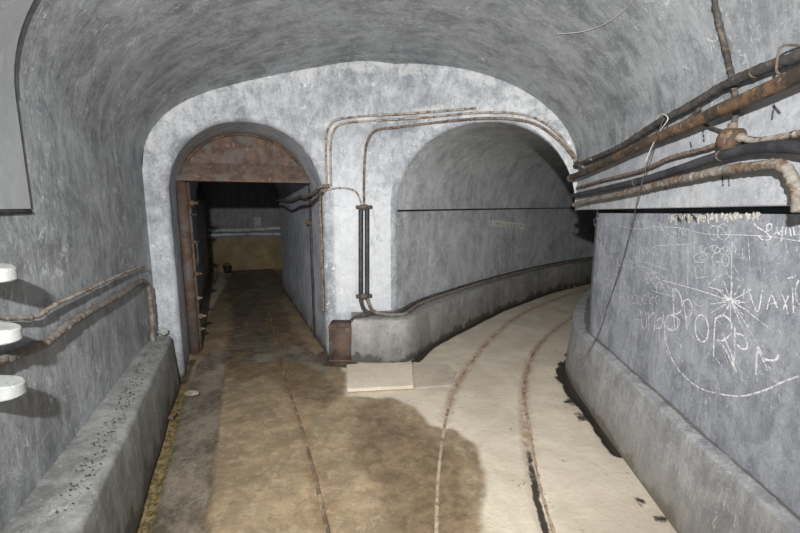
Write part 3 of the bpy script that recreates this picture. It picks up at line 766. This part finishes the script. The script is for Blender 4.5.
bracket(15,269,'topmost rounded pale bracket sticking out of the left wall above the cables')
bracket(20,329,'middle rounded pale bracket sticking out of the left wall between the two cables')
bracket(24,383,'lowest rounded pale bracket sticking out of the left wall below the thick cable')
# curved cover sheet that follows wall and vault
mb=MB(); rows=[]
def chamber_pt(y,q,zover=None):
    l=np.array((-.95,0.)); return None
prof=[]
for k in range(30):
    if k<6: prof.append((0.0,k/6))
    else: prof.append((.32*(1-math.cos(PI/2*(k-6)/23)),None))
TH=.016
def wall_pos(t,q):
    a=np.array((-.95,0.))+(np.array((2.14,0.)))*q; e=poly_at(BULK,q); p=a+(e-a)*t; return p
def sheet(t,off):
    r=[]
    for i,(q,z) in enumerate(prof):
        p=wall_pos(t,q); z=1.585+(zsp(t)-1.585)*z if i<6 else zch(q,t)
        z2=zch(q+.001,t) if i>=6 else z
        if i<6: nx,nz=1,0
        else:
            dx=.001*(2.14+1.7*t); dz=z2-z; L=math.hypot(dx,dz); nx,nz=dz/L,-dx/L
        r.append((p[0]+nL.x*nx*off,p[1]+nL.y*nx*off,z+nz*off))
    return r
t0,t1=-.02,.478
ts=[t0+(t1-t0)*k/24 for k in range(25)]
front=[sheet(t,TH) for t in ts]; back=[sheet(t,.004) for t in ts]
mb.grid(front); mb.grid([front[-1],back[-1]]); mb.grid([[r[0] for r in front],[r[0] for r in back]])
o=crisp(mb.build('cover_sheet',M_panel),40); tag(o,'smooth pale grey curved cover sheet on the near left wall','cover sheet')
shade_strip=MB().tube([sheet(ts[-1]+.002,.012)[k] for k in range(len(prof))],.0045,8).tube([r_[0][:2]+(r_[0][2]-.012,) for r_ in [sheet(t,.012) for t in ts]],.009,8)
shade_strip.build('edge_shade_strip',M_black,o)  # added black strips standing in for the shade along the sheet's edge and underside

# ------------------------------------------------------------------ steel door frame in the left passage
KF=.62
base=Vector((J0[0],J0[1],0))+DL*KF; W=(Vector((J1[0],J1[1],0))-Vector((J0[0],J0[1],0))).length
t=empty('door_frame',base); tag(t,'rusted steel door frame with a half-round plate above, set inside the left passage','door frame')
def fr(x,y,z): return base+EN*x+DL*y+Vector((0,0,z))
# half-round plate
out=[]
for k in range(41):
    f=.5-.5*math.cos(PI*k/40); out.append((W*f,arch_l(W*f,W)-.004))
out=[(0.005,1.9)]+[(x,z) for x,z in out if z>1.9]+[(W-.005,1.9)]
n=len(out); fa=[fr(x,0,z) for x,z in out]; ba=[fr(x,.04,z) for x,z in out]
crisp(MB().add(fa+ba,[tuple(range(n)),tuple(reversed(range(n,2*n)))]+[(i,(i+1)%n,(i+1)%n+n,i+n) for i in range(n)]).build('arch_plate',M_rust,t))
# rim bead round the plate
MB().tube([fr(x*.985+.01,-.012,z-.02) for x,z in out[1:-1]],.014,8).build('rim',M_rustpipe,t)
mb=MB(); 
v=[fr(0.0,-.02,2.03),fr(W,-.02,2.03),fr(W,-.13,1.865),fr(0,-.13,1.865),fr(0,.10,2.03),fr(W,.10,2.03),fr(W,.10,1.84),fr(0,.10,1.84),fr(W,-.13,1.84),fr(0,-.13,1.84)]
mb.add(v,[(0,1,2,3),(3,2,8,9),(9,8,6,7),(0,4,5,1),(4,7,6,5),(0,3,9,7,4),(1,5,6,8,2)])
crisp(mb.build('lintel',M_rust,t))
mb=MB(); mb.box(fr(.05,.0,.93),(.085,.12,1.84),Matrix.Rotation(math.atan2(EN.y,EN.x),4,'Z'),.008); mb.box(fr(.105,.05,.93),(.03,.05,1.84),Matrix.Rotation(math.atan2(EN.y,EN.x),4,'Z'),.005); mb.build('post',M_rust,t)
mb=MB(); mb.box(fr(W-.01,.0,.93),(.025,.07,1.84),Matrix.Rotation(math.atan2(EN.y,EN.x),4,'Z'),.008); mb.build('post',M_cabledk,t)
RotE=Matrix.Rotation(math.atan2(EN.y,EN.x),4,'Z')
for z,s in ((1.62,.055),(1.50,.035),(1.22,.04),(1.02,.03),(.88,.045),(.62,.035),(.42,.05),(.28,.035)):
    mb=MB(); c=fr(.13,-.03,z)
    mb.box(c,(s*1.1,s*.8,s),RotE,s*.2); mb.tube([c-DL*s*.9,c+DL*s*.2],s*.34,10); mb.tube([c+EN*0,c+EN*s*1.1],s*.24,8); mb.build('latch_lug',M_rustpipe if z>.8 else M_conduitR,t)
MB().tube(spline([fr(.13,-.05,1.24),fr(.15,-.05,1.2),fr(.15,-.05,1.02),fr(.13,-.05,.98)],.02),.007,8).build('latch_rod',M_cabledk,t)
# cables entering the passage along the top of its right wall
def pr(k,off,z):  # point near right passage wall
    p=Vector((J1[0],J1[1],0))+DL*k-EN*off; return (p.x,p.y,z)
GP='cables on the passage wall'
cable('passage_cable',[bulk_pt(329,186,.03),(-.80,4.05,1.78),pr(.12,.04,1.74),pr(.6,.07,1.69),pr(1.1,.05,1.70),pr(1.8,.05,1.66),pr(2.8,.05,1.68),pr(3.6,.05,1.68)],.018,M_wrapL,'upper cable turning the pier corner into the left passage','cable',part='sheath',lump=.2,freq=16,clips=[.2,.4,.6])
cable('passage_cable',[(-.77,4.06,1.72),(-.80,4.05,1.70),pr(.1,.05,1.66),pr(.5,.05,1.60),pr(1.1,.04,1.58),pr(1.9,.04,1.52),pr(2.8,.04,1.58),pr(3.6,.04,1.57)],.013,M_cabledk,'lower dark cable turning the pier corner into the left passage','cable',part='sheath',lump=.2,freq=16)
cable('corner_cable',[bulk_pt(327,188,.02),(-.80,4.06,1.65),(-.80,4.07,1.2),(-.80,4.07,.75),(-.80,4.07,.5)],.013,M_conduitR,'thin rusty pipe running down the corner of the left passage','pipe',part='pipe',lump=.3,freq=20,clips=[.1,.3,.5,.8])
# wall knob
c=Vector(pr(.62,.035,1.40)); t=empty('pipe_plug',c); tag(t,'round rusty plug on the right wall of the left passage','plug')
MB().tube([c+EN*.04,c+EN*.0,c-EN*.03,c-EN*.04],lambda d:.035 if d<.065 else .02,14).build('cap',M_rustpipe,t)
MB().tube([c+EN*.045,c+EN*.03],.048,14).build('flange',M_rust,t)
# corridor back wall pipes, box and bucket
def cb(x,y,z): p=b1+EN*x-DL*y; return (p.x,p.y,z)
cable('corridor_pipe',[cb(.02,.10,1.02),cb(.8,.10,1.0),cb(1.7,.10,1.03),cb(3,.1,1.02)],.05,M_tun,'upper pale pipe along the dark end wall of the left passage','pipe',part='pipe',lump=.08,freq=5,clips=[.2,.45])
cable('corridor_pipe',[cb(.02,.09,.89),cb(.8,.09,.90),cb(1.7,.09,.88),cb(3,.09,.9)],.04,M_pas,'lower pale pipe just above the ochre band at the end of the left passage','pipe',part='pipe',lump=.1,freq=5,clips=[.3,.5])
t=empty('switch_box',cb(1.15,.08,1.25)); tag(t,'small grey switch box above the pipes on the passage end wall','switch box')
MB().box(cb(1.15,.08,1.18),(.22,.14,.28),RotE,.012).build('body',M_tun,t); MB().box(cb(1.15,.155,1.18),(.17,.02,.23),RotE,.006).build('lid',M_pas,t)
bp=Vector(cb(.40,.35,0)); t=empty('bucket',bp); tag(t,'small dark bucket on the floor before the ochre wall','bucket')
MB().tube([bp+Vector((0,0,.005)),bp+Vector((0,0,.02)),bp+Vector((0,0,.17)),bp+Vector((0,0,.18))],lambda d:.065+.18*d,16).build('body',M_bucket,t)
MB().tube([bp+Vector((.095*math.cos(a),.0,.18+.06*math.sin(a))) for a in [PI*k/12 for k in range(13)]],.006,6).build('handle',M_bucket,t)

# ------------------------------------------------------------------ rubble
def stone(name,p,s,mat,label,cat,group=None,sd=0):
    bm=bmesh.new(); bmesh.ops.create_icosphere(bm,subdivisions=3,radius=1)
    for v in bm.verts:
        k=1+.35*mnoise.noise(v.co*1.6+Vector((sd*7.1,0,0)))+.12*mnoise.noise(v.co*5+Vector((sd,3,0)))
        v.co=Vector((v.co.x*s[0],v.co.y*s[1],v.co.z*s[2]))*k
    zmin=min(v.co.z for v in bm.verts)
    for v in bm.verts: v.co+=Vector(p)+Vector((0,0,-zmin*.75))
    me=bpy.data.meshes.new(name); bm.to_mesh(me); bm.free(); me.materials.append(mat)
    o=bpy.data.objects.new(name,me); C.objects.link(o); tag(o,label,cat,group); return o
def fz(px,py,z=0): q=on_floor(px,py,z); return (q[0],q[1],z-.008)
stone('rubble_stone',fz(192,394,0),(.06,.035,.02),M_stone,'pale lump of rubble in the gutter at the left kerb end','rubble',sd=1)
stone('rubble_stone',(-2.10,3.42,.465),(.045,.035,.03),M_bracket,'white plaster lump on the far end of the left kerb','rubble',sd=2)
stone('wood_sliver',fz(173,417,-.02),(.018,.05,.02),M_rustpipe,'small rusty brown lump in the gutter beside the left kerb','rubble',sd=3)
k=5
for px,py,s,lab in ((600,411,.016,'dark crumb of debris in the gutter by the right kerb where it widens'),(592,404,.010,'dark crumb of debris on the floor just left of the right gutter'),(603,424,.018,'small greyish lump in the right gutter below the larger dark crumb'),
                (652,503,.010,'dark crumb beside the right kerb nearest the picture bottom'),(433,427,.006,'tiny white chip at the edge of the brown wet patch'),(560,443,.005,'tiny dark pebble on the pale floor between rail and right kerb')):
    k+=1; stone('debris_crumb',fz(px,py,0),(s,s*.8,s*.5),M_bracket if 'white' in lab or 'greyish' in lab else M_debris,lab,'debris',sd=k)
# fallen crumbs on the left kerb: countless, one object
mb=MB()
for i in range(260):
    y=1.3+2.0*random.random()**.8; f=(y-.42)/(3.38-.42); xf=-.77-1.21*f; x=xf-.05-random.random()*.10; s=.0012+.0022*random.random()
    mb.box((x,y,.487+s*.3),(s*2,s*1.6,s*1.3),Matrix.Rotation(random.random()*3,4,'Z'))
o=mb.build('dirt_crumbs',M_debris,None,False); tag(o,'scattered dark crumbs of dirt lying on top of the left kerb','dirt',kind='stuff')

# ------------------------------------------------------------------ chalk writing on the right wall (thin strokes, parts of the wall)
def stroke_mesh(mb, pts2, w, off, place, nn=(-.994,.11,0)):
    P=[Vector(place(x,y,off)) for x,y in pts2]; Pn=[]
    n=Vector(nn)
    rows=[]
    for i,p in enumerate(P):
        t=P[min(i+1,len(P)-1)]-P[max(i-1,0)]
        if t.length<1e-6: continue
        b=t.normalized().cross(n).normalized(); rows.append([p-b*w/2,p+b*w/2])
    if len(rows)>1: mb.grid(rows)
def strokes(name, L, w, mat, place=rl, parent=wall_right, off=.004, label=None, nn=(-.994,.11,0)):
    mb=MB()
    for s in L:
        pts=[(p[0],p[1]) for p in spline(s,1.6)] if len(s)>2 else [tuple(np.array(s[0])+(np.array(s[1])-np.array(s[0]))*k/8) for k in range(9)]
        stroke_mesh(mb,pts,w,off+.0006*random.random(),place,nn)
    o=mb.build(name,mat,parent); 
    if label: o['label']=label
    return o
def ell(cx,cy,rx,ry,a0=0,a1=360,n=14,tilt=0):
    r=[]
    for k in range(n+1):
        a=math.radians(a0+(a1-a0)*k/n); x=rx*math.cos(a); y=ry*math.sin(a); T=math.radians(tilt); r.append((cx+x*math.cos(T)-y*math.sin(T),cy+x*math.sin(T)+y*math.cos(T)))
    return r
q=lambda x,y:(640+x*.3187,200+y*.3187)
Q=lambda L:[q(x,y) for x,y in L]
strokes('chalk_letter',[Q([(103,275),(105,335),(108,402)]),Q([(103,275),(122,290),(132,325),(125,352),(96,362)]),Q([(96,362),(120,372),(124,392),(108,406),(88,402)])],.008,M_chalk,label='chalk capital letter with two bowls')
strokes('chalk_letter',[Q([(136,315),(142,362),(148,412)]),Q([(136,318),(152,312),(163,335),(158,362),(142,368)])],.007,M_chalk)
strokes('chalk_letter',[ell(*q(194,403),6.6,13.6,tilt=-4)],.009,M_chalk)
strokes('chalk_letter',[Q([(237,370),(232,430),(231,492)]),Q([(237,372),(262,362),(286,385),(284,420),(262,440),(240,440)])],.010,M_chalk)
strokes('chalk_letter',[Q([(245,440),(268,470),(290,515),(302,540)]),Q([(258,420),(285,480),(298,530)]),Q([(300,418),(322,425),(334,445),(335,466),(318,466),(305,455)]),Q([(298,395),(297,440),(296,510)])],.009,M_chalk)
strokes('chalk_letter',[Q([(372,458),(366,495),(364,548)]),Q([(366,460),(385,492),(405,503),(428,500),(434,486)]),Q([(370,470),(390,510),(402,535)])],.009,M_chalk)
# star of rays
star=[]
for a,l1 in ((5,48),(28,70),(48,60),(66,78),(92,62),(120,60),(150,72),(172,64),(200,80),(222,62),(250,66),(275,60),(300,58),(330,74)):
    c=(285,318); star.append(Q([c,(c[0]+l1*math.cos(math.radians(a)),c[1]+l1*math.sin(math.radians(a)))]))
star+=[Q([(289,130),(287,220),(285,318)]),Q([(285,318),(345,410),(410,535)]),Q([(285,318),(330,345),(408,405)]),Q([(70,252),(180,282),(285,318)]),Q([(265,232),(240,245),(215,270),(262,285)])]
for _ in range(16):
    a=random.random()*6.28; star.append(Q([(285,318),(285+28*math.cos(a),318+28*math.sin(a))]))
strokes('chalk_star',star,.0045,M_chalk)
strokes('chalk_line',[[(664,322),(666,340),(672,358),(682,374),(700,388),(720,394),(742,396),(765,390),(785,381),(812,372)]],.007,M_chalk,label='long curved chalk line sweeping under the letters')
strokes('chalk_line',[[(648,226),(680,228),(708,234),(760,236),(812,243)],[(618,226),(640,229),(665,226)],[(655,246),(690,244)],[(645,262),(662,268),(668,270)]],.004,M_chalkfaint)
# cursive word top right
strokes('chalk_word',[Q([(352,52),(362,80),(395,102),(410,122),(385,125),(372,112)]),Q([(395,100),(412,92),(412,76),(400,78),(398,104),(414,116),(428,100)]),Q([(428,84),(436,108),(448,84)]),Q([(448,84),(442,128),(430,140)]),Q([(456,110),(460,84),(470,92),(474,114)]),Q([(480,84),(486,112),(500,100),(502,80)]),Q([(502,90),(500,130)])],.006,M_chalk)
strokes('chalk_word',[Q([(338,275),(368,350),(384,282)]),Q([(398,344),(412,300),(432,340)]),Q([(404,328),(428,322)]),Q([(440,282),(458,330),(464,358)]),Q([(466,300),(448,345)]),Q([(478,275),(482,355)]),ell(*q(502,290),4.5,12,90,290),Q([(464,246),(490,240)])],.006,M_chalk)
strokes('chalk_word',[Q([(172,108),(170,180),(176,246)]),Q([(150,140),(150,220),(148,300)]),Q([(176,246),(215,240)]),ell(*q(190,182),7,4.5),ell(*q(196,182),3,2.2),ell(*q(262,100),6,8),ell(*q(232,104),4.5,7),Q([(222,80),(250,84),(274,110)]),Q([(216,150),(236,142),(252,160),(230,170),(226,190),(256,196),(272,200)]),ell(*q(268,190),3.5,6),Q([(228,175),(230,240)]),Q([(322,150),(322,190)]),Q([(312,182),(330,182)]),Q([(340,130),(344,190)])],.0045,M_chalkfaint)
random.seed(21)
L=[]
for (x0,x1,y,h) in ((613,636,196,9),(640,664,226,9),(598,620,245,14),(614,640,262,12),(606,630,282,12),(641,668,250,10),(664,690,232,9),(620,660,300,12),(596,615,222,12),(700,740,250,9),(643,662,276,9)):
    x=x0
    while x<x1:
        a=random.random(); w=2.2+2.5*random.random(); yy=y+random.uniform(-2,2)
        if a<.35: L.append(ell(x,yy,w*.6,h*.35,random.uniform(0,90),random.uniform(250,400),9))
        elif a<.6: L.append([(x-1,yy-h*.5),(x+random.uniform(-1,1),yy),(x+1.5,yy+h*.5)])
        elif a<.8: L.append([(x-2,yy+h*.4),(x,yy-h*.5),(x+2.4,yy+h*.4)])
        else: L.append([(x-2,yy-h*.3),(x+1,yy-h*.1),(x-1,yy+h*.2),(x+3,yy+h*.4)])
        x+=w+.8
strokes('chalk_scribble',L,.004,M_chalkfaint)
# boxed note, tilted
bx=[(641,266),(662,275),(674,297),(652,291),(641,266)]
L=[[bx[i],bx[i+1]] for i in range(4)]
for k in range(4):
    L.append([(644+k*3,270+k*5),(650+k*3,275+k*5),(653+k*3,272+k*5),(660+k*3,280+k*5)])
strokes('chalk_scribble',L,.004,M_chalkfaint)
L=[]
for i in range(70):
    x=random.uniform(600,800); y=random.uniform(225,min(430,300+(x-600)*.75)); a=random.uniform(.4,1.4); l=random.uniform(2,16)
    L.append([(x,y),(x+l*math.cos(a)*.5,y+l*.5),(x+l*math.cos(a),y+l*math.sin(a))])
strokes('scratch_marks',L,.003,M_chalkfaint)
# more chalk lower left: slanted word
strokes('chalk_word',[Q([(2,345),(8,400),(20,395),(18,350)]),Q([(25,350),(28,410)]),Q([(28,370),(44,355),(46,410)]),Q([(50,380),(70,370),(66,400),(50,402)]),Q([(72,350),(78,404)]),Q([(60,395),(62,450)]),Q([(78,400),(82,470),(122,532)]),ell(*q(100,385),6,8)],.006,M_chalk)
# smear of pale and sooty paint just below the lip
L=[]
for i in range(60):
    x=random.uniform(668,760); y=216-.045*(x-640); L.append([(x,y+random.uniform(0,3)),(x+random.uniform(-2,3),y+random.uniform(4,11))])
strokes('paint_smear',L,.012,M_smear)
strokes('soot_smear',[[(676,216),(681,222)],[(682,215),(688,221)],[(690,215),(698,221)],[(702,214),(708,219)]],.02,M_tar)
# black paint ticks on the beam face
rb=lambda x,y,o: on_wall(x,y,(1.19-o,0),(1.19-o+.1111*3.69,3.69))
trim1=bpy.data.objects['trim_1']
strokes('paint_mark',[[(772,120),(774,102)],[(772,104),(780,114)],[(722,176),(723,186)],[(728,176),(729,186)],[(703,130),(704,142)],[(665,190),(666,180)],[(690,142),(692,150)]],.010,M_tar,place=rb,parent=trim1)
L=[]
for (x,y) in ((622,188),(604,182),(650,176),(695,182),(693,196)):
    L.append([(x,y-8),(x,y+6)])
strokes('paint_mark',L,.006,M_smear,place=rb,parent=trim1)
L=[]
for i in range(60):
    x=random.uniform(336,392); y=random.uniform(150,306)
    if abs(x-364)<7: continue
    a=random.uniform(0,3.1); l=random.uniform(3,12); L.append([(x,y),(x+l*.5*math.cos(a)+random.uniform(-2,2),y+l*.5*math.sin(a)),(x+l*math.cos(a),y+l*math.sin(a))])
strokes('scratch_marks',L,.005,M_chalkfaint,place=lambda x,y,o: bulk_pt(x,y,o),parent=bpy.data.objects['wall_bulkhead'],nn=(.3,-.95,0))
# scrawled word on the outer wall of the right tunnel
def ow(x,y,o):
    return on_wall(x,y,(.50+.03,5.02-.03),(1.42+.03,6.12-.03))
def ow2(x,y,o):
    d=ray(x,y); best=None
    for i in range(len(OUT)-1):
        a,b=OUT[i],OUT[i+1]; e=b-a; n=np.array([-e[1],e[0]])/np.linalg.norm(e); den=d[:2]@n
        if abs(den)<1e-6: continue
        t=(a@n-o)/den
        if t<=0: continue
        X_=d*t; s=((X_[:2]-a)@e)/(e@e)
        if -0.02<=s<=1.02: return (X_[0],X_[1],EYE+X_[2])
    return ow(x,y,o)
L=[]
for k,x in enumerate(range(489,524,3)):
    L.append([(x,220+k*.35),(x+1,226+k*.3)]) ; L.append(ell(x+1.5,223+k*.3,1.4,2.4,20*k,20*k+260,7))
strokes('paint_word',L,.03,M_word,place=ow2,parent=lo,off=.008,nn=(.78,-.62,0))

# ------------------------------------------------------------------ light: photographer's flash, high beside the camera, plus its bounce off the tunnel behind
def spot(loc,to_,e,size,blend,r,col=(1,1,1)):
    l=bpy.data.lights.new('flash','SPOT'); l.energy=e; l.spot_size=math.radians(size); l.spot_blend=blend; l.shadow_soft_size=r; l.color=col
    o=bpy.data.objects.new('flash',l); C.objects.link(o); o.location=loc; o.rotation_euler=(Vector(to_)-Vector(loc)).to_track_quat('-Z','Y').to_euler(); return o
spot((-.22,-.30,2.10),(.10,4.0,.85),830,112,1.0,.03,(1,.985,.96))
l=bpy.data.lights.new('bounce','AREA'); l.shape='RECTANGLE'; l.size=1.6; l.size_y=1.2; l.energy=20; l.color=(1,.985,.96)
o=bpy.data.objects.new('bounce',l); C.objects.link(o); o.location=(.15,-1.4,1.1); o.rotation_euler=(math.radians(68),0,0)
w=bpy.data.worlds.new('world'); scn.world=w; w.use_nodes=True
w.node_tree.nodes['Background'].inputs[0].default_value=(.5,.55,.6,1); w.node_tree.nodes['Background'].inputs[1].default_value=.02
scn.view_settings.view_transform='Standard'; scn.view_settings.look='None'; scn.view_settings.gamma=1; scn.view_settings.exposure=.08
scn.view_settings.use_curve_mapping=False
